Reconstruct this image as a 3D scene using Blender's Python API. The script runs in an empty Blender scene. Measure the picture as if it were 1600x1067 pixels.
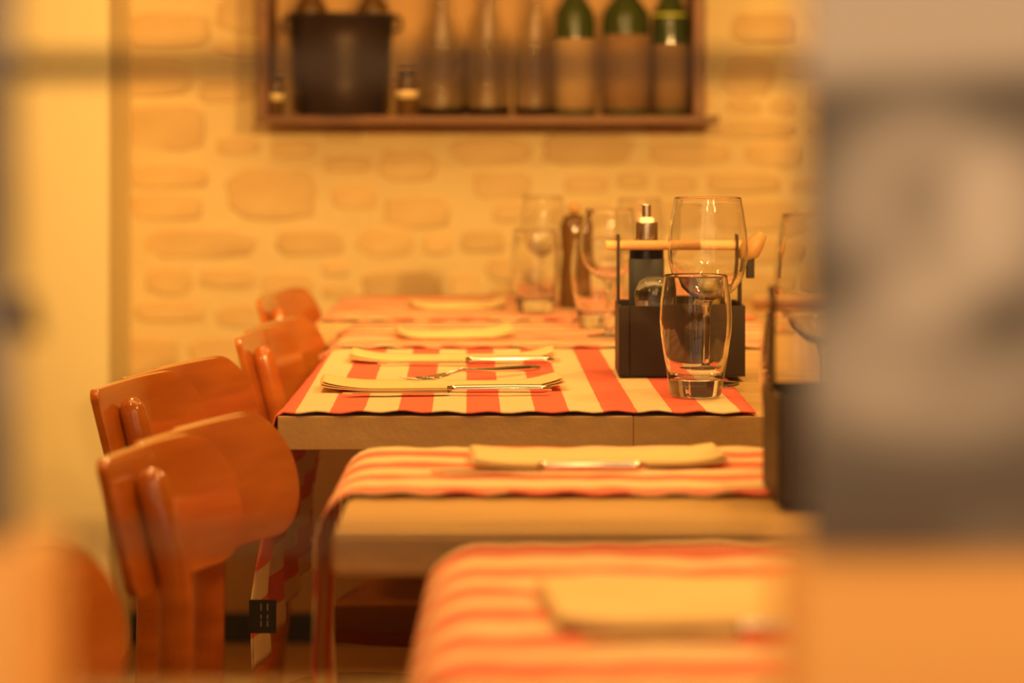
import bpy, math, random
from mathutils import Vector, Matrix, noise
random.seed(7)
S = bpy.context.scene
COL = S.collection

# ------------------------------------------------------------------ camera, world, lights, exposure
F = 3720.0                     # focal length in pixels of the 1600 px wide frame
EYE = 1.03                     # eye height (m)
HY, VX = 206.0, 800.0          # horizon row, vanishing column
cd = bpy.data.cameras.new('camera'); cam = bpy.data.objects.new('camera', cd); COL.objects.link(cam)
cam.location = (0, 0, EYE); cam.rotation_euler = (math.radians(90), 0, 0)
cd.sensor_width = 36; cd.lens = F / 1600 * 36
cd.shift_x = 0.0; cd.shift_y = -(533.5 - HY) / 1600
cd.clip_start = 0.02
cd.dof.use_dof = True; cd.dof.focus_distance = 2.46; cd.dof.aperture_fstop = 3.6
S.camera = cam
S.cycles.sample_clamp_indirect = 40

w = bpy.data.worlds.new('world'); S.world = w; w.use_nodes = True
bg = w.node_tree.nodes['Background']; bg.inputs[0].default_value = (1.0, 0.60, 0.33, 1); bg.inputs[1].default_value = 0.86

def lamp(name, loc, energy, col=(1.0, 0.565, 0.16), radius=0.05):
    l = bpy.data.lights.new(name, 'POINT'); l.energy = energy; l.color = col; l.shadow_soft_size = radius
    o = bpy.data.objects.new(name, l); COL.objects.link(o); o.location = loc
    return o
def area(name, loc, rot, sx, sy, energy, col=(1.0, 0.565, 0.16)):
    l = bpy.data.lights.new(name, 'AREA'); l.energy = energy; l.color = col; l.shape = 'RECTANGLE'; l.size = sx; l.size_y = sy
    o = bpy.data.objects.new(name, l); COL.objects.link(o); o.location = loc; o.rotation_euler = rot
    return o
def spot(name, loc, target, energy, deg, blend=0.7, radius=0.05, col=(1.0, 0.565, 0.16)):
    l = bpy.data.lights.new(name, 'SPOT'); l.energy = energy; l.color = col; l.shadow_soft_size = radius
    l.spot_size = math.radians(deg); l.spot_blend = blend
    o = bpy.data.objects.new(name, l); COL.objects.link(o); o.location = loc
    o.rotation_euler = (Vector(target) - Vector(loc)).to_track_quat('-Z', 'Y').to_euler()
    return o
lamp('lamp_and_fill_light', (-0.55, 1.75, 1.72), 11, radius=0.045)
lamp('lamp_and_fill_light', (0.55, 1.70, 1.72), 11, radius=0.045)
lamp('lamp_and_fill_light', (-0.50, 2.95, 1.72), 12.5, radius=0.045)
lamp('lamp_and_fill_light', (0.60, 3.00, 1.72), 12.5, radius=0.045)
lamp('lamp_and_fill_light', (0.12, 1.02, 1.55), 3.6, radius=0.045)  # added fill near the window, brightens the table front edges
lamp('lamp_and_fill_light', (0.62, 1.02, 1.55), 3.6, radius=0.045)  # second added fill near the window
area('ceiling_light', (0.0, 2.5, 2.5), (math.radians(22), 0, 0), 2.2, 1.2, 22)
spot('wall_fill_spot', (0.05, 1.30, 1.38), (-0.45, 4.8, 1.12), 135, 44, radius=0.03)  # unseen fill spot added to brighten the stone wall
spot('wall_fill_spot', (0.62, 1.30, 1.38), (0.10, 4.8, 1.12), 135, 44, radius=0.03)  # second added fill spot for the wall

S.view_settings.view_transform = 'Standard'; S.view_settings.look = 'None'
S.view_settings.exposure = 0.25; S.view_settings.gamma = 1.0; S.view_settings.use_curve_mapping = False

# ------------------------------------------------------------------ helpers
TZ = 0.75
def P(x, y, z=TZ):             # point of the level z that the photograph shows at (x, y)
    d = F * (EYE - z) / (y - HY)
    return Vector(((x - VX) * d / F, d, z))
def D(x, y, d):                # point at distance d
    return Vector(((x - VX) * d / F, d, EYE - (y - HY) * d / F))

class MB:
    def __init__(s): s.v = []; s.f = []
    def add(s, vs, fs):
        o = len(s.v); s.v += [tuple(v) for v in vs]; s.f += [tuple(i + o for i in f) for f in fs]; return s
    def box(s, a, b):
        x0, y0, z0 = a; x1, y1, z1 = b
        return s.add([(x0,y0,z0),(x1,y0,z0),(x1,y1,z0),(x0,y1,z0),(x0,y0,z1),(x1,y0,z1),(x1,y1,z1),(x0,y1,z1)],
                     [(0,3,2,1),(4,5,6,7),(0,1,5,4),(1,2,6,5),(2,3,7,6),(3,0,4,7)])
    def lathe(s, prof, n=40, c=(0,0,0)):   # profile of (r, z); r == 0 closes
        rings = []; vs = []; fs = []
        for r, z in prof:
            if r < 1e-6:
                rings.append([len(vs)]); vs.append((c[0], c[1], c[2]+z))
            else:
                rings.append(list(range(len(vs), len(vs)+n)))
                vs += [(c[0]+r*math.cos(2*math.pi*k/n), c[1]+r*math.sin(2*math.pi*k/n), c[2]+z) for k in range(n)]
        for a, b in zip(rings, rings[1:]):
            for k in range(n):
                k2 = (k+1) % n
                if len(a) == 1 and len(b) == 1: continue
                if len(a) == 1: fs.append((a[0], b[k2], b[k]))
                elif len(b) == 1: fs.append((a[k], a[k2], b[0]))
                else: fs.append((a[k], a[k2], b[k2], b[k]))
        return s.add(vs, fs)
    def tube(s, pts, rad, n=12, caps=True):
        pts = [Vector(p) for p in pts]; vs = []; fs = []
        rads = rad if isinstance(rad, (list, tuple)) else [rad]*len(pts)
        up = Vector((0,0,1))
        for i, p in enumerate(pts):
            t = (pts[min(i+1, len(pts)-1)] - pts[max(i-1, 0)]).normalized()
            u = t.cross(up)
            if abs(t.z) > 0.6: u = Vector((1,0,0)) - t*t.x
            u.normalize(); v = t.cross(u).normalized()
            vs += [p + (u*math.cos(2*math.pi*k/n) + v*math.sin(2*math.pi*k/n))*rads[i] for k in range(n)]
        for i in range(len(pts)-1):
            for k in range(n):
                k2 = (k+1) % n
                fs.append((i*n+k, i*n+k2, (i+1)*n+k2, (i+1)*n+k))
        if caps:
            fs.append(tuple(range(n-1, -1, -1))); fs.append(tuple((len(pts)-1)*n+k for k in range(n)))
        return s.add(vs, fs)
    def grid(s, fn, nu, nv):
        vs = [fn(i/nu, j/nv) for j in range(nv+1) for i in range(nu+1)]
        fs = [(j*(nu+1)+i, j*(nu+1)+i+1, (j+1)*(nu+1)+i+1, (j+1)*(nu+1)+i) for j in range(nv) for i in range(nu)]
        return s.add(vs, fs)
    def build(s, name, m, parent=None, off=None, smooth=False, bevel=0, angle=None, solid=0, seg=2):
        o0 = Vector(off) if off is not None else Vector((0,0,0))
        me = bpy.data.meshes.new(name)
        me.from_pydata([tuple(Vector(v)-o0) for v in s.v], [], s.f); me.validate(); me.update()
        import bmesh
        bm = bmesh.new(); bm.from_mesh(me); bmesh.ops.recalc_face_normals(bm, faces=bm.faces); bm.to_mesh(me); bm.free()
        me.materials.append(m)
        o = bpy.data.objects.new(name, me); COL.objects.link(o)
        if parent is not None: o.parent = parent
        elif off is not None: o.location = o0
        if smooth:
            for p in me.polygons: p.use_smooth = True
        if solid:
            md = o.modifiers.new('solid', 'SOLIDIFY'); md.thickness = solid; md.offset = 0
        if bevel:
            md = o.modifiers.new('bevel', 'BEVEL'); md.width = bevel; md.segments = seg; md.limit_method = 'ANGLE'; md.angle_limit = math.radians(35)
            if smooth: md.harden_normals = False
        return o

def tag(o, label, cat, group=None, kind=None):
    o['label'] = label; o['category'] = cat
    if group: o['group'] = group
    if kind: o['kind'] = kind
    return o
def thing(name, loc, label, cat, group=None, rz=0):
    o = bpy.data.objects.new(name, None); COL.objects.link(o); o.location = loc; o.rotation_euler = (0,0,rz)
    o.empty_display_size = 0.05
    return tag(o, label, cat, group)
def struct(o): o['kind'] = 'structure'; return o
def copy_tree(o, loc, label, group=None, rz=None):
    c = o.copy(); COL.objects.link(c); c.location = loc; c['label'] = label
    if group: c['group'] = group
    if rz is not None: c.rotation_euler = (0,0,rz)
    for ch in list(o.children):
        k = ch.copy(); COL.objects.link(k); k.parent = c
        for g in list(ch.children):
            q = g.copy(); COL.objects.link(q); q.parent = k
    return c

# ------------------------------------------------------------------ materials
def lnk(t, a, b): t.links.new(a, b)
def mat(name, col, rough=0.5, metal=0.0, spec=0.5, coat=0.0, col2=None, scale=(8,8,8), detail=4, bump=0.0, bscale=60, contrast=(0.35,0.65), rand=0.0, trans=0.0, ior=1.45):
    m = bpy.data.materials.new(name); m.use_nodes = True
    t = m.node_tree; b = t.nodes['Principled BSDF']
    b.inputs['Base Color'].default_value = (*col, 1); b.inputs['Roughness'].default_value = rough
    b.inputs['Metallic'].default_value = metal; b.inputs['Specular IOR Level'].default_value = spec
    b.inputs['Coat Weight'].default_value = coat; b.inputs['Coat Roughness'].default_value = 0.08
    b.inputs['Transmission Weight'].default_value = trans; b.inputs['IOR'].default_value = ior
    tc = t.nodes.new('ShaderNodeTexCoord')
    out = None
    if col2 is not None:
        mp = t.nodes.new('ShaderNodeMapping'); mp.inputs['Scale'].default_value = scale; lnk(t, tc.outputs['Object'], mp.inputs['Vector'])
        nz = t.nodes.new('ShaderNodeTexNoise'); nz.inputs['Scale'].default_value = 1.0; nz.inputs['Detail'].default_value = detail
        lnk(t, mp.outputs[0], nz.inputs['Vector'])
        rp = t.nodes.new('ShaderNodeValToRGB'); rp.color_ramp.elements[0].position = contrast[0]; rp.color_ramp.elements[1].position = contrast[1]
        rp.color_ramp.elements[0].color = (*col, 1); rp.color_ramp.elements[1].color = (*col2, 1)
        lnk(t, nz.outputs['Fac'], rp.inputs['Fac']); out = rp.outputs['Color']
    if rand:
        oi = t.nodes.new('ShaderNodeObjectInfo'); hs = t.nodes.new('ShaderNodeHueSaturation')
        mr = t.nodes.new('ShaderNodeMapRange'); mr.inputs['To Min'].default_value = 1-rand; mr.inputs['To Max'].default_value = 1+rand*0.5
        lnk(t, oi.outputs['Random'], mr.inputs['Value']); lnk(t, mr.outputs[0], hs.inputs['Value'])
        if out is not None: lnk(t, out, hs.inputs['Color'])
        else: hs.inputs['Color'].default_value = (*col, 1)
        out = hs.outputs['Color']
    if out is not None: lnk(t, out, b.inputs['Base Color'])
    if bump:
        n2 = t.nodes.new('ShaderNodeTexNoise'); n2.inputs['Scale'].default_value = bscale; n2.inputs['Detail'].default_value = 5
        lnk(t, tc.outputs['Object'], n2.inputs['Vector'])
        bp = t.nodes.new('ShaderNodeBump'); bp.inputs['Strength'].default_value = bump; bp.inputs['Distance'].default_value = 0.01
        lnk(t, n2.outputs['Fac'], bp.inputs['Height']); lnk(t, bp.outputs[0], b.inputs['Normal'])
    return m

def glass_mat(name, tint=(1,1,1), rough=0.0, ior=1.48):
    m = bpy.data.materials.new(name); m.use_nodes = True; t = m.node_tree
    t.nodes.remove(t.nodes['Principled BSDF'])
    g = t.nodes.new('ShaderNodeBsdfGlass'); g.inputs['Color'].default_value = (*tint, 1); g.inputs['Roughness'].default_value = rough; g.inputs['IOR'].default_value = ior
    lnk(t, g.outputs[0], t.nodes['Material Output'].inputs['Surface'])
    return m

M = {}
M['mortar'] = mat('pale_lime_mortar', (0.80, 0.64, 0.35), 0.95, col2=(0.74, 0.57, 0.29), scale=(3,3,3), bump=0.35, bscale=40)
M['stone'] = mat('limestone', (0.70, 0.48, 0.22), 0.9, col2=(0.80, 0.59, 0.30), scale=(7,7,7), bump=0.25, bscale=45, rand=0.12)
M['darkwall'] = mat('brown_panelled_wall', (0.30, 0.17, 0.07), 0.7)
M['plaster'] = mat('cream_plaster', (0.92, 0.82, 0.50), 0.8, col2=(0.88, 0.76, 0.44), scale=(2,2,2))
M['ceiling'] = mat('ceiling_paint', (0.62, 0.50, 0.34), 0.9)
M['floor'] = mat('brown_floor', (0.24, 0.11, 0.03), 0.45, col2=(0.30, 0.14, 0.04), scale=(3,20,3))
M['black'] = mat('black_paint', (0.01, 0.01, 0.01), 0.6)
M['chair'] = mat('orange_lacquered_beech', (0.40, 0.100, 0.008), 0.22, coat=0.8, col2=(0.52, 0.148, 0.012), scale=(6,6,40), detail=3)
M['seat'] = mat('shaded_brown_seat', (0.20, 0.055, 0.008), 0.85, spec=0.1)  # chair wood darkened and dulled, shade under the tables put into the colour
M['table'] = mat('oak_table', (0.66, 0.43, 0.18), 0.5, col2=(0.50, 0.30, 0.11), scale=(5,30,26), detail=5, bump=0.12, bscale=90, contrast=(0.3,0.75))
M['iron'] = mat('dark_iron', (0.03, 0.02, 0.015), 0.5, metal=0.6)
M['shelfwood'] = mat('dark_shelf_wood', (0.15, 0.055, 0.015), 0.5, col2=(0.22, 0.085, 0.02), scale=(3,20,20))
M['wall_shade'] = mat('brown_wall_shade', (0.24, 0.11, 0.025), 0.6, col2=(0.30, 0.14, 0.035), scale=(3,20,3))  # dark brown stands in for shade on the lower wall
M['shelfback'] = mat('shelf_back_board', (0.48, 0.26, 0.08), 0.6, col2=(0.56, 0.31, 0.10), scale=(3,20,4))
M['bucket'] = mat('dark_bronze', (0.045, 0.028, 0.02), 0.38, metal=0.5)
M['glass'] = glass_mat('clear_glass')
M['pane'] = glass_mat('window_glass', ior=1.1)
M['smoke'] = glass_mat('smoky_glass', tint=(0.45, 0.32, 0.2))
M['greenglass'] = mat('green_bottle_glass', (0.035, 0.05, 0.006), 0.12, spec=0.7)
M['brownglass'] = mat('amber_bottle_glass', (0.10, 0.045, 0.008), 0.12, spec=0.7)
M['label'] = mat('cream_paper_label', (0.46, 0.29, 0.13), 0.7, col2=(0.38, 0.23, 0.10), scale=(20,20,20))
M['label2'] = mat('tan_paper_label', (0.30, 0.165, 0.065), 0.7, col2=(0.22, 0.12, 0.045), scale=(20,20,20))
M['labelg'] = mat('yellow_green_sticker', (0.62, 0.62, 0.06), 0.6)
M['cream'] = mat('cream_paper', (0.90, 0.68, 0.34), 0.8, col2=(0.86, 0.63, 0.30), scale=(12,12,12))
M['steel'] = mat('stainless_steel', (0.80, 0.78, 0.74), 0.16, metal=1.0)
M['caddy'] = mat('dark_brown_metal', (0.038, 0.024, 0.015), 0.5, spec=0.35)
M['dowel'] = mat('beech_dowel', (0.72, 0.42, 0.17), 0.5, col2=(0.64, 0.35, 0.13), scale=(4,40,40))
M['knot'] = mat('wood_knob', (0.42, 0.22, 0.07), 0.5)
M['blackglass'] = mat('black_glass', (0.006, 0.005, 0.005), 0.1, spec=0.6)
M['greylabel'] = mat('grey_label', (0.05, 0.048, 0.05), 0.6)
M['silver'] = mat('brushed_silver', (0.82, 0.78, 0.70), 0.2, metal=1.0)
M['salt'] = mat('salt', (0.90, 0.82, 0.66), 0.9)
M['oil'] = mat('olive_oil', (0.70, 0.48, 0.06), 0.1, trans=0.7)
M['block'] = mat('orange_display_wood', (0.96, 0.53, 0.14), 0.5, col2=(0.94, 0.49, 0.12), scale=(3,30,30))
M['sill'] = mat('sill_wood', (0.55, 0.30, 0.07), 0.5, col2=(0.48, 0.25, 0.05), scale=(3,30,30))
M['bar'] = mat('window_bar_paint', (0.085, 0.055, 0.03), 0.6)
M['tagblack'] = mat('black_label_cloth', (0.02, 0.02, 0.02), 0.8)
M['tagtext'] = mat('label_lettering', (0.22, 0.18, 0.14), 0.8)
M['piping'] = mat('cream_stitching', (0.9, 0.8, 0.6), 0.8)

def runner_mat(name, check):
    m = bpy.data.materials.new(name); m.use_nodes = True; t = m.node_tree; b = t.nodes['Principled BSDF']
    b.inputs['Roughness'].default_value = 0.85; b.inputs['Specular IOR Level'].default_value = 0.2
    red = (0.86, 0.175, 0.115, 1); cream = (0.88, 0.655, 0.39, 1)
    if check: red = (0.86, 0.22, 0.14, 1); pink = (0.86, 0.36, 0.20, 1)
    at = t.nodes.new('ShaderNodeAttribute'); at.attribute_name = 'cloth'
    sp = t.nodes.new('ShaderNodeSeparateXYZ'); lnk(t, at.outputs['Vector'], sp.inputs[0])
    nz = t.nodes.new('ShaderNodeTexNoise'); nz.inputs['Scale'].default_value = 260; lnk(t, at.outputs['Vector'], nz.inputs['Vector'])
    def mth(op, a, bb):
        n = t.nodes.new('ShaderNodeMath'); n.operation = op
        for i, q in enumerate((a, bb)):
            if isinstance(q, (int, float)): n.inputs[i].default_value = q
            else: lnk(t, q, n.inputs[i])
        return n.outputs[0]
    wob = mth('MULTIPLY', mth('SUBTRACT', nz.outputs['Fac'], 0.5), 0.05)
    def stripe(src, period):
        fr = mth('FRACT', mth('ADD', mth('DIVIDE', src, period), wob), 0)
        return mth('LESS_THAN', fr, 0.5)          # 1 = red
    a = stripe(sp.outputs['X'], 0.0674)
    mx = t.nodes.new('ShaderNodeMix'); mx.data_type = 'RGBA'
    if not check:
        lnk(t, a, mx.inputs['Factor']); mx.inputs['A'].default_value = cream; mx.inputs['B'].default_value = red
        lnk(t, mx.outputs['Result'], b.inputs['Base Color'])
    else:
        n3 = t.nodes.new('ShaderNodeTexNoise'); n3.inputs['Scale'].default_value = 9; lnk(t, at.outputs['Vector'], n3.inputs['Vector'])
        yy = mth('ADD', sp.outputs['Y'], mth('MULTIPLY', mth('SUBTRACT', n3.outputs['Fac'], 0.5), 0.035))
        su = stripe(yy, 0.0674)
        rp = t.nodes.new('ShaderNodeValToRGB'); rp.color_ramp.interpolation = 'CONSTANT'
        e = rp.color_ramp.elements; e[0].position = 0; e[0].color = cream; e[1].position = 0.25; e[1].color = pink
        e2 = e.new(0.75); e2.color = red
        lnk(t, su, rp.inputs['Fac']); lnk(t, rp.outputs['Color'], b.inputs['Base Color'])
    # woven ribs running along the runner
    wv = t.nodes.new('ShaderNodeTexWave'); wv.bands_direction = 'Y'; wv.inputs['Scale'].default_value = 55; wv.inputs['Distortion'].default_value = 2.5
    wv.inputs['Detail'].default_value = 2; wv.inputs['Detail Scale'].default_value = 1.0
    lnk(t, at.outputs['Vector'], wv.inputs['Vector'])
    bp = t.nodes.new('ShaderNodeBump'); bp.inputs['Strength'].default_value = 0.35; bp.inputs['Distance'].default_value = 0.002
    lnk(t, wv.outputs['Fac'], bp.inputs['Height']); lnk(t, bp.outputs[0], b.inputs['Normal'])
    return m
M['stripe'] = runner_mat('red_cream_striped_cloth', False)
M['check'] = runner_mat('red_cream_lengthwise_striped_cloth', True)

# ------------------------------------------------------------------ the room
WY = 4.81
struct(MB().box((-1.7, 0.80, -0.05), (1.7, WY+0.2, 0)).build('floor', M['floor']))
struct(MB().box((-1.7, 0.80, 2.6), (1.7, WY+0.2, 2.65)).build('ceiling', M['ceiling']))
struct(MB().box((-1.75, 0.86, 0), (-1.6, WY, 2.6)).build('wall_left', M['darkwall']))
struct(MB().box((1.6, 0.86, 0), (1.75, WY, 2.6)).build('wall_right', M['darkwall']))
wall = struct(MB().box((-1.7, WY, 0), (1.7, WY+0.15, 2.6)).build('wall_back', M['mortar']))
px = D(170, 300, 4.543).x
struct(MB().box((px-0.40, 4.543, 0), (px, WY, 2.6)).build('wall_pillar', M['plaster'], bevel=0.006))
struct(MB().box((px, WY-0.014, 0.062), (1.6, WY, 0.42)).build('lower_wall_shade', M['wall_shade']))  # strip added to darken the shaded wall behind the tables
struct(MB().box((px, WY-0.018, 0), (1.6, WY, 0.062)).build('baseboard_back', M['black']))
# front wall around the shop window the photographer looks through
struct(MB().box((-1.75, 0.78, 0), (1.75, 0.86, 0.78)).build('wall_front', M['darkwall']))
struct(MB().box((-1.75, 0.78, 1.75), (1.75, 0.86, 2.6)).build('wall_front_upper', M['darkwall']))
struct(MB().box((-1.75, 0.78, 0.78), (-0.75, 0.86, 1.75)).build('wall_front_left', M['darkwall']))
struct(MB().box((0.75, 0.78, 0.78), (1.75, 0.86, 1.75)).build('wall_front_right', M['darkwall']))

# stones of the back wall
def stone(x0, y0, x1, y1, seed, proud=0.012):
    r = random.Random(seed)
    c = D((x0+x1)/2, (y0+y1)/2, WY); hw = (x1-x0)/2*WY/F; hh = (y1-y0)/2*WY/F
    n = 14; vs = []; fs = []
    e = r.uniform(3.6, 6.5)
    out = []
    for k in range(n):
        a = 2*math.pi*(k+0.5*r.random())/n
        ca, sa = math.cos(a), math.sin(a)
        rr = (abs(ca)**e + abs(sa)**e)**(-1/e) * r.uniform(0.90, 1.03)
        out.append((ca*rr*hw, sa*rr*hh))
    tx, tz = r.uniform(-0.05, 0.05), r.uniform(-0.08, 0.08)
    for sc, dy in ((1.0, 0.004), (0.97, -proud*0.6), (0.84, -proud), (0.45, -proud*1.12)):
        for (ox, oz) in out:
            vs.append((ox*sc, dy + (tx*ox + tz*oz)*(1 if dy < 0 else 0) + r.uniform(-0.0015, 0.0015)*(dy < 0), oz*sc))
    for q in range(3):
        for k in range(n):
            k2 = (k+1) % n
            fs.append((q*n+k, q*n+k2, (q+1)*n+k2, (q+1)*n+k))
    fs.append(tuple(3*n+k for k in range(n)))
    m = MB().add(vs, fs); o = m.build('stone', M['stone'], wall, smooth=True); o.location = (c.x, WY, c.z)
    return o
known = [(185,162,322,240),(195,256,326,297),(200,302,322,346),(350,262,497,346),(338,213,408,243),(424,218,494,246),(505,199,566,221),
 (505,243,582,270),(590,232,684,284),(515,288,592,327),(598,306,704,356),(224,358,402,404),(430,358,538,402),(555,356,648,402),(228,418,302,462),
 (210,470,322,502),(502,408,548,432),(560,422,692,474),(310,420,400,452),(845,208,996,260),(1010,222,1142,258),(962,268,1014,296),(1100,270,1222,304),
 (1024,272,1090,304),(768,318,838,348),(738,268,832,310),(880,272,954,302),(700,212,834,258),(716,360,790,396),(758,402,834,442),(660,366,708,398),
 (1160,222,1262,262),(860,318,960,352),(180,96,300,150),(310,120,398,160),(190,18,330,80),(1140,20,1250,72),(1130,90,1210,150)]
boxes = list(known); nst = 0
for i, b in enumerate(known): stone(*b, seed=100+i, proud=0.006); nst += 1
rr = random.Random(3)
y = -130.0
while y < 660 and nst < 296:
    hgt = rr.uniform(42, 66)
    x = 186 if y > -60 else 186
    while x < (2040 if y < 520 else 700) and nst < 296:
        done = False
        for wd in (rr.uniform(90, 175), rr.uniform(60, 90), rr.uniform(44, 58)):
            for (ya, yb) in ((y, y+hgt), (y, y+hgt*0.55), (y+hgt*0.45, y+hgt)):
                b = (x, ya+rr.uniform(0,3), x+wd, yb-rr.uniform(0,3))
                if not any(b[0] < q[2]+5 and b[2] > q[0]-5 and b[1] < q[3]+4 and b[3] > q[1]-4 for q in boxes):
                    # nothing shows of the wall behind the tables' lower part or the big board
                    if y < 560 or x < 700:
                        stone(*b, seed=int(1000+x*7+y*13), proud=rr.uniform(0.003, 0.0055)); nst += 1
                    boxes.append(b); done = True; break
            if done: break
        x += (wd + rr.uniform(6, 11)) if done else 10
    y += hgt + rr.uniform(6, 10)

# the window: bars, pane, sill
WB = 0.80
z1 = D(0, 104, WB).z; z2 = D(0, 842, WB).z
wf = struct(MB().box((-0.75, 0.79, 1.70), (0.75, 0.83, 1.75)).build('window_1', M['bar']))
MB().box((-0.75, 0.79, 0.78), (-0.70, 0.83, 1.70)).build('window_frame', M['bar'], wf)
MB().box((0.70, 0.79, 0.78), (0.75, 0.83, 1.70)).build('window_frame', M['bar'], wf)
MB().box((-0.70, 0.79, 0.78), (0.70, 0.83, 0.81)).build('window_frame', M['bar'], wf)
MB().box((-0.70, WB-0.004, z1-0.0041), (0.70, WB+0.004, z1+0.0041)).build('glazing_bar', M['bar'], wf, bevel=0.001)
MB().box((-0.70, WB-0.004, z2-0.0019), (0.70, WB+0.004, z2+0.0019)).build('glazing_bar', M['bar'], wf, bevel=0.001)
MB().box((-0.70, 0.812, 0.81), (0.70, 0.815, 1.70)).build('pane', M['pane'], wf)
sz = D(0, 1078, 0.78).z
sill = MB().box((-0.80, 0.585, sz-0.035), (0.80, 0.785, sz)).build('window_sill', M['sill'], bevel=0.004); struct(sill)

# ------------------------------------------------------------------ tables
def table(x0, y0, x1, y1, label, ped, thick=0.034, joints=(), ins=0.0):
    x0 += ins
    t = thing('dining_table', ((x0+x1)/2, (y0+y1)/2, 0), label, 'table', 'tables of the row')
    L = t.location
    xs = [x0] + list(joints) + [x1]
    for a, b in zip(xs, xs[1:]):
        m = MB(); nx = 10; 
        m.box((a+0.0001, y0, TZ-thick), (b-0.0001, y1, TZ)); m.build('plank', M['table'], t, off=L, bevel=0.006 if (ins and a == x0) else 0.0012)
    pxx = ped; cy = (y0+y1)/2
    MB().box((pxx-0.12, cy-0.12, TZ-thick-0.012), (pxx+0.12, cy+0.12, TZ-thick)).build('mounting_plate', M['iron'], t, off=L)
    MB().lathe([(0,0.025),(0.03,0.025),(0.03,TZ-thick-0.012),(0,TZ-thick-0.012)], 24, (pxx,cy,0)).build('pedestal', M['iron'], t, off=L, smooth=False)
    MB().lathe([(0,0),(0.145,0),(0.145,0.008),(0.05,0.025),(0,0.025)], 32, (pxx,cy,0)).build('base', M['iron'], t, off=L)
    return t
T1 = dict(x0=-0.055, y0=1.12, x1=0.62, y1=1.595); T2 = dict(x0=-0.145, y0=1.675, x1=0.55, y1=2.088)
T3 = dict(x0=-0.231, y0=2.345, x1=0.46, y1=3.030); T4 = dict(x0=-0.232, y0=3.050, x1=0.46, y1=3.462); T5 = dict(x0=-0.285, y0=3.49, x1=0.46, y1=4.02)
table(**T1, label='blurred wooden table closest to the window sill', ped=0.38, ins=0.02, joints=(0.17, 0.40))
table(**T2, label='wooden table with lengthwise striped runner, in front of the sharp striped table', ped=0.33, ins=0.018, joints=(0.37,))
table(**T3, label='thick oak table in focus carrying the striped runner and tumbler', ped=0.25, thick=0.0335, joints=((990-VX)*2.345/F,))
table(**T4, label='wooden table directly behind the sharp striped table', ped=0.26, joints=(0.0, 0.23))
table(**T5, label='farthest wooden table, close to the stone wall', ped=0.24, joints=(-0.05, 0.2))

def runner(xl, xr, y0, y1, hang, matname, label, phase, yaw=0.0, amp=0.0012, seed=0, rad=0.008, flare=0.02, stripe2=0.0):
    """cloth runner lying along X with its left end hanging over the table edge at xl"""
    W = xr - xl; tot = W + hang; nu = max(60, int(tot/0.008)); nv = 44
    me_v = []; uv = []
    yc = (y0+y1)/2
    arc = rad*math.pi/2
    for j in range(nv+1):
        for i in range(nu+1):
            s = -hang + tot*i/nu; v = j/nv
            y = y0 + (y1-y0)*v
            n = noise.noise(Vector((s*9+seed, y*22, seed))); n2 = noise.noise(Vector((s*34, y*60+seed, 3.1)))
            edge = (0.0022*math.sin(s*150+seed) + 0.0016*noise.noise(Vector((s*60, seed, 0.5)))) * ((1-v)**8 + v**8)
            lift = 0.0026 + amp*(n+0.6*n2) + 0.0010*(1+math.sin(s*150+seed+1.2))*((1-v)**10)
            yy = y + (edge if v < 0.5 else -edge)
            ss = s - rad      # flat part starts at rad past the edge
            if ss >= 0: p = (xl + s, yy, TZ + max(lift, 0.0012))
            elif ss > -arc:
                a = -ss/rad; p = (xl + rad - rad*math.sin(a) - 0.002*math.sin(a), yy, TZ + max(lift,0.0012) - rad*(1-math.cos(a)))
            else:
                dn = -ss - arc; k = dn/max(hang, 1e-3)
                fl = flare*k + 0.006*math.sin(y*38+seed)*k + 0.004*math.sin(dn*40+seed)*k
                p = (xl - 0.004 - max(fl, 0), yy + 0.004*math.sin(dn*30+seed)*((1-v)-v), TZ + 0.002 - rad - dn)
            if yaw and ss >= 0: pass
            me_v.append(p); uv.append((s + yaw*(y-y0) - phase, (y - y0) + stripe2, 0))
    fs = [(j*(nu+1)+i, j*(nu+1)+i+1, (j+1)*(nu+1)+i+1, (j+1)*(nu+1)+i) for j in range(nv) for i in range(nu)]
    c = Vector(((xl+xr)/2, yc, TZ))
    o = MB().add(me_v, fs).build('table_runner', M[matname], None, off=c, smooth=True)
    at = o.data.attributes.new('cloth', 'FLOAT_VECTOR', 'POINT')
    at.data.foreach_set('vector', [q for u in uv for q in u])
    md = o.modifiers.new('solid', 'SOLIDIFY'); md.thickness = 0.0016; md.offset = 1
    # keep the recalculated normals pointing up so the cloth thickens upwards
    if o.data.polygons[len(o.data.polygons)//2 + nu//2].normal.z < 0: md.offset = -1
    return tag(o, label, 'table runner', 'red and cream table runners')
sx = lambda x, d: (x-VX)*d/F
XR3 = sx(1181, 2.345)
ph3 = sx(515, 2.345) - T3['x0']
runner(T3['x0'], XR3, 2.344, 3.028, 0.25, 'stripe', 'sharp red and cream striped runner under the tumbler and two napkins', ph3, yaw=0.019, seed=1.0)
runner(T2['x0'], 0.40, 1.815, 2.086, 0.26, 'check', 'blurred red lengthwise striped runner on the table in front of the sharp one', 0.012, seed=4.0, rad=0.03, flare=0.006, amp=0.002)
runner(T1['x0'], 0.50, 1.14, 1.592, 0.26, 'check', 'very blurred red lengthwise striped runner on the table closest to the window', 0.03, seed=7.0, rad=0.034, flare=0.01, amp=0.0025)
runner(T4['x0'], 0.36, 3.056, 3.458, 0.012, 'check', 'hazy striped runner on the table directly behind the sharp one', 0.01, seed=9.0)
runner(T5['x0'], 0.36, 3.50, 4.01, 0.20, 'check', 'faint striped runner on the farthest table by the stone wall', 0.03, seed=12.0)

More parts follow.
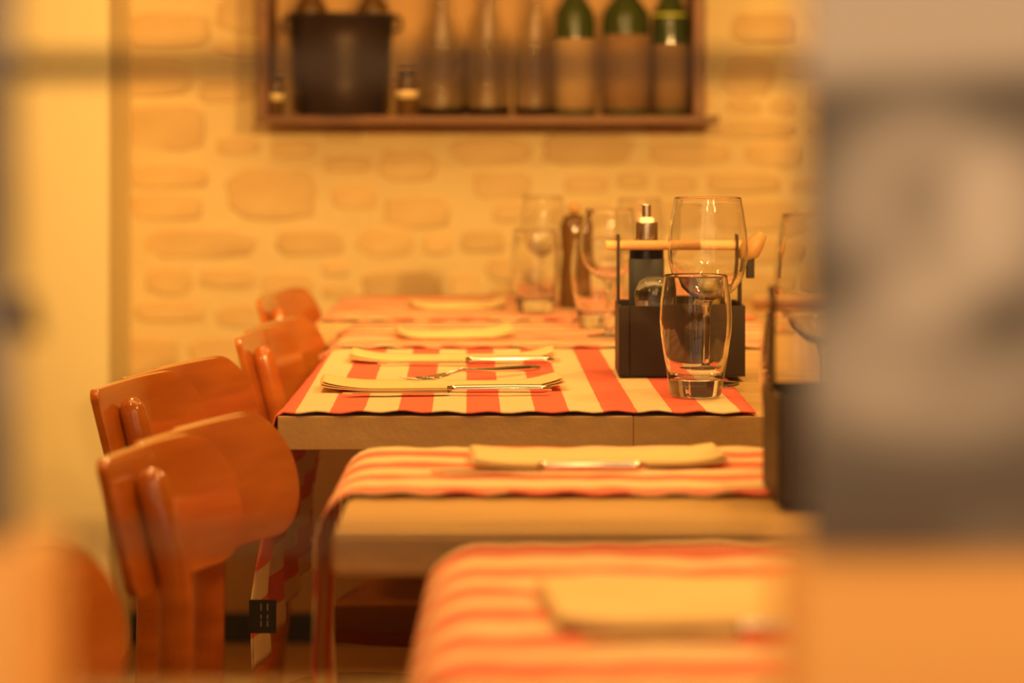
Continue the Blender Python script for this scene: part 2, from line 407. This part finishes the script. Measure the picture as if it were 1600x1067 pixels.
# black care tag on the hanging end of the sharp runner
tg = thing('cloth_tag', D(410, 962, 2.35), 'small black label with lettering on the hanging end of the striped runner', 'label')
L = tg.location
c0 = D(390, 936, 2.335); c1 = D(432, 988, 2.335)
MB().box((c0.x, 2.331, c1.z), (c1.x, 2.3335, c0.z)).build('label_cloth', M['tagblack'], tg, off=L)
for a in (0.42, 0.66):
    xx = c0.x + (c1.x-c0.x)*a
    for q, hh in enumerate((0.006, 0.004, 0.007)):
        zz = c1.z + (c0.z-c1.z)*(0.20+0.24*q)
        MB().box((xx, 2.3305, zz), (xx+0.0013, 2.3311, zz+hh)).build('lettering', M['tagtext'], tg, off=L)

# ------------------------------------------------------------------ chairs
def back_panel(m, w, x1, y_front, thick, zt, hgt, r_near, r_far, sag, tilt, x0=None, curl=0.0):
    xa = -w/2 if x0 is None else x0; n = 44
    def span(x):
        top, bot = 0.0, -hgt
        dn, df = x - xa, x1 - x
        if dn < r_near: q = r_near - math.sqrt(max(0, r_near**2-(r_near-dn)**2)); top -= q; bot += q
        if df < r_far: q = r_far - math.sqrt(max(0, r_far**2-(r_far-df)**2)); top -= q; bot += q
        return top, bot
    us = [0.5-0.5*math.cos(math.pi*k/n) for k in range(n+1)]
    vs = []; nv = 6
    for side in (0, 1):
        for u in us:
            x = xa + (x1-xa)*u; t, b = span(min(max(x, xa+1e-4), x1-1e-4))
            for k in range(nv+1):
                v = t + (b-t)*k/nv
                y = y_front + side*thick + sag*(1-(2*x/w)**2) + v*math.tan(tilt) - curl*max(0, (u-0.45)/0.55)**2
                vs.append((x, y, zt+v))
    fs = []; st = nv+1; N = (n+1)*st
    for i in range(n):
        for k in range(nv):
            a = i*st+k; fs.append((a, a+st, a+st+1, a+1)); fs.append((N+a, N+a+1, N+a+st+1, N+a+st))
        fs.append((i*st, N+i*st, N+(i+1)*st, (i+1)*st)); fs.append((i*st+nv, (i+1)*st+nv, N+(i+1)*st+nv, N+i*st+nv))
    for i in (0, n):
        for k in range(nv):
            a = i*st+k; fs.append((a, a+1, N+a+1, N+a))
    return m.add(vs, fs)
def chair(N, Fp, label, seat_d=0.32):
    N = Vector(N); Fp = Vector(Fp); w = (Fp-N).length
    ang = math.atan2(Fp.y-N.y, Fp.x-N.x)
    t = thing('dining_chair', ((N.x+Fp.x)/2, (N.y+Fp.y)/2, 0), label, 'chair', 'orange wooden chairs along the row', rz=ang)
    zt, hgt, tilt, sag = 0.78, 0.105, math.radians(15), 0.012
    tk = 0.0085
    lay = ((-w/2, w*0.02, 0.012, 0.045, 0), (-w*0.22, w*0.41, 0.012, 0.05, 1), (w*0.05, w*0.5, 0.012, 0.05, 2))
    for x0, x1, rn, rf, k in lay:
        back_panel(MB(), w, x1, k*0.0145, tk, zt-0.002*k, hgt, rn, rf, sag, tilt, x0, (0.019, 0.015, 0.006)[k]).build('back_panel', M['chair'], t, smooth=True, bevel=0.0025, seg=3)
    zs = 0.425
    def post(x, yb, front):
        yt = yb + sag*(1-(2*x/w)**2)
        r = 0.0135
        pts = []; rad = []
        zz = [0.0, 0.2, 0.44, 0.58, 0.64, 0.665, 0.685, 0.71, 0.735, 0.752, 0.760, 0.7645, 0.767]
        for z in zz:
            y = yt + (z-zt)*math.tan(tilt) if z > 0.675 else yt + (0.675-zt)*math.tan(tilt) + (0.675-z)*0.02 + max(0, 0.45-z)*0.08
            pts.append((x, y, z)); rad.append(r)
        rad[-4] = r*0.97; rad[-3] = r*0.85; rad[-2] = r*0.62; rad[-1] = r*0.28
        return MB().tube(pts, rad, 16).build('back_post', M['chair'], t, smooth=True)
    post(-w/2+0.056, -0.0125, True); post(w*0.18, 2*0.0145+tk+0.0130, False)
    # seat, rails, front legs (below the frame of the photograph)
    ys = -0.045
    m = MB(); n = 28; ring = []
    for k in range(n):
        a = 2*math.pi*k/n; e = 4.5; ca, sa = math.cos(a), math.sin(a); q = (abs(ca)**e+abs(sa)**e)**(-1/e)
        ring.append((ca*q*(w/2-0.02)*(1.0 if sa < 0 else 0.95), ys - seat_d/2 - 0.02 + sa*q*seat_d/2))
    vs = [(x, y, zs-0.018) for x, y in ring] + [(x, y, zs) for x, y in ring]
    m.add(vs, [tuple(range(n-1,-1,-1)), tuple(range(n, 2*n))] + [(k, (k+1)%n, n+(k+1)%n, n+k) for k in range(n)])
    m.build('seat', M['seat'], t, bevel=0.005)
    for sxn in (-1, 1):
        MB().tube([(sxn*(w/2-0.06), ys-seat_d+0.02, 0), (sxn*(w/2-0.065), ys-seat_d+0.03, zs-0.018)], [0.012, 0.016], 14).build('leg', M['chair'], t, smooth=True)
    return t
def CP(x, y): return P(x, y, 0.78)
chair((-0.375, 1.205), (-0.238, 1.508), 'blurred orange chair at the lower edge beside the table closest to the window')
a0 = CP(163, 720); a1 = a0 + Vector((0.115, 0.383, 0))
chair(a0.xy, a1.xy, 'orange bentwood chair pushed up to the blurred table, in front of the sharp chair')
b0 = CP(150, 610); b1 = b0 + Vector((0.112, 0.438, 0))
chair(b0.xy, b1.xy, 'sharp glossy orange chair beside the striped table in focus')
c0 = Vector((-0.328, 2.875, 0.78)); chair(c0.xy, (c0+Vector((0.072, 0.44, 0))).xy, 'orange chair beside the table directly behind the sharp one')
d0 = CP(408, 470); chair(d0.xy, (d0+Vector((0.055, 0.42, 0))).xy, 'farthest small orange chair near the stone wall')

# ------------------------------------------------------------------ glasses
def tumbler_mesh():
    H = 0.125
    outer = [(0,0),(0.0235,0),(0.0252,0.0003),(0.0262,0.0012),(0.0267,0.0025),(0.0275,0.006),(0.0300,0.022),(0.0340,0.045),(0.0368,0.066),(0.0376,0.080),(0.0368,0.098),(0.0345,0.114),(0.0330,0.1235),(0.0328,0.1246),(0.0325,0.1252),(0.0322,0.1253)]
    inner = [(0.0320,0.1252),(0.0319,0.1246),(0.0320,0.1235),(0.0333,0.114),(0.0352,0.098),(0.0360,0.080),(0.0352,0.066),(0.0322,0.045),(0.0282,0.026),(0.0262,0.0205),(0.022,0.018),(0,0.0172)]
    return MB().lathe(outer+inner, 56)
def wine_meshes():
    H = 0.208
    bowl = [(0,0.0915),(0.006,0.0918),(0.018,0.096),(0.030,0.106),(0.0385,0.120),(0.0428,0.138),(0.0435,0.150),(0.0420,0.172),(0.0385,0.195),(0.0363,0.2066),(0.0361,0.2075),(0.0358,0.2080),(0.0355,0.2080),(0.0353,0.2075),(0.0354,0.2066),(0.0377,0.195),(0.0411,0.172),(0.0426,0.150),(0.0419,0.138),(0.0376,0.1205),(0.029,0.1075),(0.017,0.098),(0.005,0.0945),(0,0.0942)]
    stem = [(0,0.0040),(0.012,0.0040),(0.0065,0.009),(0.0045,0.018),(0.0038,0.040),(0.0040,0.070),(0.0052,0.084),(0.0075,0.0905),(0.0072,0.0917),(0,0.0913)]
    foot = [(0,0),(0.033,0),(0.0345,0.0008),(0.034,0.0016),(0.020,0.0028),(0.012,0.0041),(0,0.0041)]
    return bowl, stem, foot
def tumbler(loc, label):
    o = tumbler_mesh().build('tumbler', M['glass'], None, smooth=True); o.location = loc
    return tag(o, label, 'tumbler', 'clear tumblers on the tables')
def wine(loc, label):
    t = thing('wine_glass', loc, label, 'wine glass', 'wine glasses on the tables')
    b, s, f = wine_meshes()
    MB().lathe(b, 56).build('bowl', M['glass'], t, smooth=True)
    MB().lathe(s, 28).build('stem', M['glass'], t, smooth=True)
    MB().lathe(f, 48).build('foot', M['glass'], t, smooth=True)
    return t
RZ = TZ + 0.0062
def on(x, d, z=RZ): return Vector(((x-VX)*d/F, d, z))
tum = tumbler(on(1087, 2.472), 'sharp clear barrel-shaped tumbler in front of the condiment caddy')
wg = wine(on(1106, 2.580), 'sharp clear wine glass standing behind the tumbler in focus')
wg.scale = (1, 1, 0.975)
def tumc(loc, label):
    c = tum.copy(); COL.objects.link(c); c.location = loc; c['label'] = label; return c
tumc((0.2395, 1.945, RZ), 'clear tumbler beside the blurred caddy, half hidden by the large grey board')
copy_tree(wg, (0.2680, 2.044, RZ), 'wine glass just beside the large grey board, behind the half hidden tumbler')
copy_tree(wg, on(952, 3.19), 'hazy wine glass behind the condiment caddy, on the second farthest table').scale = (0.9, 0.9, 0.82)
tumc(on(934, 3.335), 'hazy tumbler left of the caddy bottle, on the second farthest table')
copy_tree(wg, on(848, 3.80), 'hazy wine glass on the farthest table, left of the dark bottle').scale = (0.9, 0.9, 0.82)
tumc(on(836, 3.62), 'hazy tumbler on the farthest table, leftmost glass of all')
copy_tree(wg, on(1000, 3.70), 'faint wine glass on the farthest table, behind the silver pump cap').scale = (0.9, 0.9, 0.82)

# ------------------------------------------------------------------ condiment caddies
def caddy(loc, label):
    t = thing('condiment_caddy', loc, label, 'caddy', 'dark metal condiment caddies')
    W, Dp, H, HT = 0.1415, 0.105, 0.079, 0.157; s = 0.0018
    MB().box((0, 0, 0), (W, Dp, 0.002)).build('tray', M['caddy'], t)
    MB().box((0.0125, 0, 0.002), (W, s, H)).build('front_panel', M['caddy'], t, bevel=0.0005)
    MB().box((0, Dp-s, 0.002), (W, Dp, H)).build('rear_panel', M['caddy'], t, bevel=0.0005)
    for x in (0, W-0.003):
        MB().box((x, s+0.0002, 0.002), (x+0.003, Dp-s-0.0002, H)).build('end_panel', M['caddy'], t)
        MB().box((x, Dp/2-0.012, H), (x+0.003, Dp/2+0.012, HT)).build('upright', M['caddy'], t, bevel=0.001)
    MB().box((0, -0.0005, 0.002), (0.0120, s, H)).build('corner_flange', M['caddy'], t, bevel=0.0008)
    MB().tube([(-0.013, Dp/2, 0.1445), (W+0.019, Dp/2, 0.1445)], 0.0056, 20).build('handle', M['dowel'], t, smooth=True, bevel=0.0008)
    # carved knob and strap on the handle's end
    k = MB().tube([(W+0.004, Dp/2, 0.128), (W+0.011, Dp/2, 0.138), (W+0.018, Dp/2, 0.148), (W+0.025, Dp/2, 0.158)], [0.006, 0.0115, 0.0095, 0.0055], 16).build('knob', M['knot'], t, smooth=True)
    MB().box((W+0.006, Dp/2-0.006, 0.107), (W+0.015, Dp/2+0.006, 0.130)).build('strap', M['iron'], t, bevel=0.001)
    return t
CL = Vector((sx(967, 2.664), 2.664, RZ))
cad = caddy(CL, 'dark metal caddy with wooden handle behind the tumbler in focus')
def bottle(loc, label, body, cap=True, grp=None):
    t = thing('pump_bottle', loc, label, 'bottle', grp)
    MB().lathe([(0,0),(0.0185,0),(0.0200,0.002),(0.0200,0.138),(0.0185,0.1435),(0.0135,0.1465),(0,0.1465)], 40).build('body', body, t, smooth=True)
    MB().lathe([(0.0205,0.05),(0.0205,0.125),(0.0201,0.125)], 40).build('paper_label', M['greylabel'], t, smooth=True)
    MB().lathe([(0,0.1465),(0.0128,0.1465),(0.0132,0.148),(0.0132,0.1655),(0.0126,0.1668),(0,0.1668)], 36).build('collar', M['silver'], t, smooth=False)
    MB().lathe([(0,0.1668),(0.0088,0.1668),(0.0088,0.171),(0.006,0.1725),(0,0.1725)], 28).build('pump_base', M['salt'], t, smooth=False)
    MB().lathe([(0,0.1725),(0.0052,0.1725),(0.0052,0.1865),(0.0046,0.1872),(0,0.1872)], 24).build('pump_head', M['silver'], t, smooth=False)
    return t
bottle((sx(1010, 2.745), 2.745, RZ+0.003), 'black glass bottle with silver pump cap in the sharp caddy', M['blackglass'])
g = thing('salt_mill', (sx(1021, 2.689), 2.689, RZ+0.003), 'round glass salt jar in the sharp caddy, before the black bottle', 'salt jar')
MB().lathe([(0,0),(0.018,0),(0.0195,0.002),(0.0195,0.07),(0.021,0.076),(0.021,0.090),(0.016,0.102),(0.008,0.107),(0,0.108),
            (0,0.1055),(0.0075,0.1045),(0.0145,0.1),(0.019,0.089),(0.019,0.0765),(0.0178,0.07),(0.0178,0.0035),(0,0.003)], 40).build('jar', M['glass'], g, smooth=True)
MB().lathe([(0,0.0042),(0.0168,0.0042),(0.0168,0.070),(0.010,0.074),(0,0.075)], 32).build('salt', M['salt'], g, smooth=True)
g = thing('oil_bottle', (sx(1110, 2.710), 2.712, RZ+0.003), 'small bottle of golden oil in the sharp caddy, seen through the wine glass', 'bottle')
MB().lathe([(0,0),(0.0205,0),(0.022,0.002),(0.022,0.068),(0.020,0.074),(0.011,0.082),(0.009,0.086),(0,0.086)], 36).build('body', M['oil'], g, smooth=True)
MB().lathe([(0,0.086),(0.0098,0.086),(0.0098,0.098),(0.0090,0.0988),(0,0.0988)], 28).build('cap', M['dowel'], g, smooth=False)
c2 = copy_tree(cad, (sx(1215, 1.752), 1.752, RZ), 'blurred dark caddy half hidden behind the large grey board')
g = copy_tree([o for o in bpy.data.objects if o.name == 'pump_bottle'][0], (0.265, 1.833, RZ+0.003), 'black bottle in the blurred caddy behind the large grey board')
# dark bottle on the farthest table
g = thing('pepper_mill', on(897, 3.72), 'blurred dark bottle among the hazy glasses on the farthest table', 'bottle')
MB().lathe([(0,0),(0.021,0),(0.023,0.004),(0.023,0.05),(0.019,0.085),(0.021,0.10),(0.0225,0.125),(0.016,0.142),(0,0.148)], 36).build('body', M['brownglass'], g, smooth=True)
MB().lathe([(0,0.148),(0.008,0.149),(0.009,0.157),(0,0.164)], 24).build('knob', M['knot'], g, smooth=True)

# ------------------------------------------------------------------ napkins and cutlery
def napkin(a, b, depth, label, layers=3, curl=0.008, seed=0, grp='cream paper napkins'):
    """folded paper napkin from world point a to b (its long axis), its depth measured away from the window"""
    a = Vector(a); b = Vector(b); c = (a+b)/2; Ln = (b-a).length; ang = math.atan2(b.y-a.y, b.x-a.x)
    t = thing('napkin', (c.x, c.y, RZ), label, 'napkin', grp, rz=ang)
    for q in range(layers):
        def fn(u, v, q=q):
            x = (u-0.5)*Ln*(1-0.012*q); y = (v-0.5)*depth*(1-0.03*q)
            e = (2*u-1)
            z = 0.0006 + q*0.0011 + curl*(1+0.25*q)*max(0, abs(e)-0.55)**2/0.2 *(0.8 if e > 0 else 0.6) + 0.0012*(1+math.sin(5*u+seed))*v
            y += 0.004*math.sin(6*u+q+seed)*v
            if abs(e) > 0.93 : y += 0.006*(abs(e)-0.93)/0.07*(v-0.5)*-2
            return (x, y, z)
        o = MB().grid(fn, 36, 8).build('paper_layer', M['cream'], t, smooth=True, solid=0.0006)
    return t
napkin((sx(500, 2.545), 2.545, 0), (sx(880, 2.562), 2.562, 0), 0.072, 'sharp folded cream napkin closest to the wooden table edge', seed=0.5)
napkin((sx(545, 2.86), 2.862, 0), (sx(868, 2.86), 2.866, 0), 0.075, 'folded cream napkin farther back on the sharp striped runner', seed=2.0)
napkin((sx(735, 1.985), 1.98, 0), (sx(1130, 1.985), 1.995, 0), 0.085, 'blurred cream napkin on the lengthwise striped runner before the sharp table', seed=1.0, curl=0.004)
napkin((sx(850, 1.385), 1.37, 0), (sx(1400, 1.385), 1.39, 0), 0.13, 'very blurred cream napkin on the table closest to the window', seed=3.0, curl=0.004)
napkin((sx(620, 3.24), 3.20, 0), (sx(800, 3.24), 3.22, 0), 0.09, 'hazy cream napkin on the second farthest table', seed=4.0)
napkin((sx(640, 3.70), 3.74, 0), (sx(790, 3.70), 3.75, 0), 0.10, 'faint cream napkin on the farthest table', seed=5.0)

def knife(a, b, label, z=RZ+0.001):
    a = Vector(a); b = Vector(b); Ln = (b-a).length; ang = math.atan2(b.y-a.y, b.x-a.x)
    t = thing('table_knife', ((a.x+b.x)/2, (a.y+b.y)/2, z), label, 'knife', 'steel knives beside the napkins', rz=ang)
    h = Ln/2; n = 20
    # blade: tapered leaf from -h to 0
    up = []; dn = []
    for k in range(n+1):
        u = k/n; x = -h + u*h*1.02
        wd = 0.0095*min(1, (u/0.28))**0.6*(1 - 0.25*max(0, u-0.6))
        up.append((x, wd)); dn.append((x, -0.0065*min(1, u/0.1+0.15)))
    ol = up + dn[::-1]; N = len(ol)
    MB().add([(x, y, 0) for x, y in ol] + [(x, y, 0.0014) for x, y in ol], [tuple(range(N-1,-1,-1)), tuple(range(N, 2*N))] + [(k, (k+1)%N, N+(k+1)%N, N+k) for k in range(N)]).build('blade', M['steel'], t)
    o = MB().tube([(h*0.0, 0, 0.0042), (h*0.1, 0, 0.0045), (h*0.6, 0, 0.0048), (h*0.9, 0, 0.0045), (h, 0, 0.004)], [0.0036, 0.0042, 0.0046, 0.0046, 0.0026], 14).build('handle', M['steel'], t, smooth=True)
    return t
def fork(a, b, label, z=RZ+0.001):
    a = Vector(a); b = Vector(b); Ln = (b-a).length; ang = math.atan2(b.y-a.y, b.x-a.x)
    t = thing('table_fork', ((a.x+b.x)/2, (a.y+b.y)/2, z), label, 'fork', None, rz=ang)
    h = Ln/2
    MB().tube([(-h*0.42, 0, 0.006), (-h*0.2, 0, 0.010), (h*0.3, 0, 0.006), (h*0.8, 0, 0.004), (h, 0, 0.003)], [0.0022, 0.0022, 0.0028, 0.0040, 0.0028], 12).build('handle', M['steel'], t, smooth=True)
    MB().grid(lambda u, v: (-h*(0.72-0.32*u), (v-0.5)*0.021*(1-0.55*u**3), 0.0035+0.004*abs(u-0.3)+0.0008), 10, 6).build('head', M['steel'], t, smooth=True, solid=0.0015)
    for k in range(4):
        y = (k-1.5)*0.0058
        MB().tube([(-h, y, 0.0075), (-h*0.85, y, 0.004), (-h*0.70, y, 0.0048)], [0.0007, 0.0013, 0.0015], 8).build('tine', M['steel'], t, smooth=True)
    return t
knife((sx(535, 2.482), 2.482, 0), (sx(862, 2.49), 2.488, 0), 'sharp steel knife along the near side of the closest napkin')
knife((sx(590, 2.80), 2.800, 0), (sx(865, 2.80), 2.804, 0), 'steel knife along the near side of the farther napkin')
fork(P(634, 602, RZ), P(842, 580, RZ), 'steel fork lying between the two napkins on the sharp runner')
knife((sx(672, 1.905), 1.905, 0), (sx(1010, 1.91), 1.912, 0), 'blurred dark knife on the lengthwise striped runner before the sharp table')
knife((sx(900, 1.29), 1.285, 0), (sx(1400, 1.29), 1.295, 0), 'very blurred knife on the table closest to the window')

# ------------------------------------------------------------------ wall shelf and what stands on it
SF = 4.60
zb0 = D(0, 193, SF).z; zb1 = D(0, 181, SF).z
sl, sr = sx(402, SF), sx(1124, SF)
sh = thing('wall_shelf', ((sl+sr)/2, WY, zb0), 'dark wooden wall shelf with bottles and bucket on the stone wall', 'shelf')
L = sh.location
MB().box((sl, SF, zb0), (sr, WY-0.02, zb1)).build('shelf_board', M['shelfwood'], sh, off=L, bevel=0.002)
MB().box((sl+0.003, SF+0.004, zb1), (sl+0.020, WY-0.02, zb1+0.42)).build('side_board', M['shelfwood'], sh, off=L, bevel=0.002)
MB().box((sx(1084, SF), SF+0.004, zb1), (sx(1102, SF), WY-0.02, zb1+0.42)).build('side_board', M['shelfwood'], sh, off=L, bevel=0.002)
MB().box((sl, SF, zb1+0.42), (sr, WY-0.02, zb1+0.435)).build('top_board', M['shelfwood'], sh, off=L, bevel=0.002)
MB().box((sl+0.021, WY-0.034, zb1), (sx(1083, SF), WY-0.024, zb1+0.42)).build('back_board', M['shelfback'], sh, off=L)
BD = 4.69; zs = zb1
def bx(x, d=BD): return Vector(((x-VX)*d/F, d, zs))
t = thing('ice_bucket', bx(535, 4.665), 'dark bronze ice bucket on the wall shelf', 'bucket')
MB().lathe([(0,0),(0.082,0),(0.085,0.003),(0.090,0.06),(0.098,0.15),(0.1035,0.190),(0.1085,0.193),(0.1085,0.199),(0.101,0.199),(0.096,0.15),(0.087,0.06),(0.081,0.006),(0,0.006)], 48).build('body', M['bucket'], t, smooth=True)
for s_ in (-1, 1):
    MB().tube([(s_*0.1, 0, 0.165), (s_*0.113, 0, 0.168), (s_*0.116, 0, 0.18), (s_*0.113, 0, 0.192), (s_*0.101, 0, 0.194)], 0.004, 10).build('handle', M['bucket'], t, smooth=True)
def wbottle(loc, label, glass, lab, z=0.0, r=0.039, cat='bottle', sticker=False, lz=(0.02, 0.145), neck=True):
    t = thing('wine_bottle', loc, label, cat, 'bottles on the wall shelf')
    MB().lathe([(0,0.004),(0.02,0.0),(r*0.94,0.0),(r,0.005),(r,0.185),(r*0.92,0.205),(r*0.55,0.228),(0.0148,0.245),(0.0142,0.295),(0.0155,0.297),(0.0155,0.308),(0.013,0.309),(0,0.309)], 40).build('glass_body', glass, t, smooth=True)
    MB().lathe([(r+0.0003,lz[0]),(r+0.0009,lz[0]),(r+0.0009,lz[1]),(r+0.0003,lz[1])], 40).build('paper_label', lab, t, smooth=True)
    if sticker: MB().lathe([(r*0.95,0.198),(r*0.96,0.2),(r*0.80,0.212)], 40).build('shoulder_band', M['labelg'], t, smooth=True)
    MB().lathe([(0.0146,0.262),(0.0160,0.262),(0.0160,0.3095),(0,0.3105)], 28).build('foil_cap', M['bucket'], t, smooth=True)
    return t
wbottle(bx(486, 4.67)+Vector((0,0,0.007)), 'brown bottle standing in the ice bucket, its left bottle', M['brownglass'], M['brownglass'], r=0.034)
wbottle(bx(583, 4.67)+Vector((0,0,0.007)), 'bottle with pale label standing in the ice bucket, its right bottle', M['brownglass'], M['cream'], r=0.034, lz=(0.1, 0.195))
wbottle(bx(898, 4.68), 'green wine bottle with tan label, beside the clear carafes on the shelf', M['greenglass'], M['label'], r=0.040, lz=(0.012, 0.150))
wbottle(bx(978, 4.67), 'green wine bottle with large brown label, middle of the three green bottles', M['greenglass'], M['label2'], r=0.047, lz=(0.012, 0.158))
wbottle(bx(1047, 4.72), 'green wine bottle with yellow band, at the shelf end', M['greenglass'], M['label2'], r=0.037, sticker=True, lz=(0.012, 0.14))
# clear carafes, jars
def carafe(loc, label, r=0.047, h=0.26):
    o = MB().lathe([(0,0),(r*0.9,0),(r,0.006),(r,h*0.45),(r*0.82,h*0.62),(r*0.5,h*0.78),(r*0.48,h*0.92),(r*0.62,h),(r*0.60,h),(r*0.44,h*0.92),(r*0.46,h*0.78),(r*0.78,h*0.62),(r*0.95,h*0.45),(r*0.95,0.016),(r*0.85,0.011),(0,0.010)], 44).build('carafe', M['glass'], None, smooth=True)
    o.location = loc
    return tag(o, label, 'carafe', 'clear carafes on the wall shelf')
carafe(bx(690, 4.70), 'clear glass carafe on the shelf, closest to the ice bucket', 0.047)
carafe(bx(762, 4.70), 'clear glass carafe on the shelf, middle one of three', 0.045, 0.27)
carafe(bx(836, 4.67), 'clear glass carafe on the shelf, beside the green bottles', 0.041)
def jar(x, d, r, h, label, m):
    t = thing('glass_jar', bx(x, d), label, 'jar')
    MB().lathe([(0,0),(r*0.92,0),(r,0.003),(r,h*0.8),(r*0.85,h*0.92),(r*0.85,h),(0,h)], 32).build('body', m, t, smooth=True)
    MB().lathe([(r+0.0006,h*0.42),(r+0.0011,h*0.42),(r+0.0011,h*0.62),(r+0.0006,h*0.62)], 32).build('paper_band', M['cream'], t, smooth=True)
    MB().lathe([(0,h),(r*0.9,h),(r*0.9,h+0.008),(0,h+0.009)], 32).build('lid', M['bucket'], t, smooth=False)
    return t
jar(430, 4.70, 0.0165, 0.075, 'small dark jar at the end of the shelf, left of the ice bucket', M['brownglass'])
jar(636, 4.635, 0.0200, 0.085, 'small dark jar with pale band, between the ice bucket and carafes', M['brownglass'])

# ------------------------------------------------------------------ display boards on the window sill
def smooth(e0, e1, x):
    t = min(1, max(0, (x-e0)/(e1-e0))); return t*t*(3-2*t)
def ell(x, y, cx, cy, rx, ry, soft=0.25):
    return 1 - smooth(1-soft, 1+soft, math.hypot((x-cx)/rx, (y-cy)/ry))
def print_value(x, y):        # grey tone of the print (the printed picture is flat, soft and greyscale)
    v = 0.16
    v += 0.50*(1-smooth(90, 150, y + 0.06*(x-1400)))
    v += 0.34*ell(x, y, 1440, 330, 150, 165, 0.3)
    v += 0.34*ell(x, y, 1585, 330, 90, 110, 0.5)
    v += 0.22*ell(x, y, 1470, 560, 210, 130, 0.4)
    v += 0.10*ell(x, y, 1360, 560, 90, 90, 0.4)
    v -= 0.14*ell(x, y, 1440, 310, 35, 40, 0.9)
    v -= 0.15*ell(x, y, 1340, 430, 60, 55, 0.7)
    v -= 0.20*ell(x, y, 1570, 500, 60, 45, 0.7)
    v += 0.14*ell(x, y, 1400, 640, 260, 60, 0.8)*0.6
    v += 0.16*ell(x, y, 1570, 880, 90, 60, 0.8)
    return max(0.07, min(0.62, v*0.84))
def left_value(x, y):
    return 0.16 + 0.12*noise.noise(Vector((x/60, y/90, 1))) + 0.2*ell(x, y, 10, 40, 30, 60, 0.5) + 0.12*ell(x, y, 10, 560, 25, 120, 0.5)
def vc_mat():
    m = bpy.data.materials.new('greyscale_print'); m.use_nodes = True; t = m.node_tree; b = t.nodes['Principled BSDF']
    a = t.nodes.new('ShaderNodeAttribute'); a.attribute_name = 'ink'; lnk(t, a.outputs['Color'], b.inputs['Base Color'])
    b.inputs['Roughness'].default_value = 0.7; b.inputs['Specular IOR Level'].default_value = 0.2
    return m
M['print'] = vc_mat()
def board(x0, x1, y0, y1, d, fn, bx0, bx1, by0, label):
    c = D((x0+x1)/2, 1078, d); base_z = sz
    t = thing('display_board', (c.x, d, base_z), label, 'display board')
    L = t.location
    nu, nv = 40, 70; zt = D(0, y0, d).z; zb = D(0, y1, d).z; X0, X1 = sx(x0, d), sx(x1, d)
    MB().box((X0, d+0.0006, zb), (X1, d+0.005, zt)).build('backing_board', M['black'], t, off=L)
    m = MB().grid(lambda u, v: (X0+(X1-X0)*u, d, zb+(zt-zb)*v), nu, nv)
    o = m.build('printed_sheet', M['print'], t, off=L, solid=0.0004)
    at = o.data.attributes.new('ink', 'FLOAT_COLOR', 'POINT'); cols = []
    for j in range(nv+1):
        for i in range(nu+1):
            g = fn(x0+(x1-x0)*i/nu, y1+(y0-y1)*j/nv); cols += [g*1.05, g*0.97, g*0.80, 1]
    at.data.foreach_set('color', cols)
    MB().box((sx(bx0, d), d-0.024, base_z), (sx(bx1, d), d+0.03, D(0, by0, d-0.024).z)).build('wooden_base', M['block'], t, off=L, bevel=0.004)
    return t
board(1256, 2100, -500, 890, 0.665, print_value, 1225, 2060, 890, 'large grey printed board in a wooden base, very blurred in front')
board(-700, 20, -500, 890, 0.665, left_value, -620, 78, 872, 'dark grey printed board at the picture edge, in a bright wooden base')
# window catch on the left
k = thing('window_catch', D(48, 490, 0.782), 'small dark blurred window catch near the grey board edge', 'catch')
MB().box((-0.007, -0.006, -0.007), (0.0, 0.006, 0.007)).build('catch_plate', M['bar'], k, bevel=0.002)
MB().tube([(-0.002, 0, 0.004), (0.001, -0.004, 0.0), (0.002, -0.005, -0.008)], 0.0022, 10).build('lever', M['bar'], k, smooth=True)
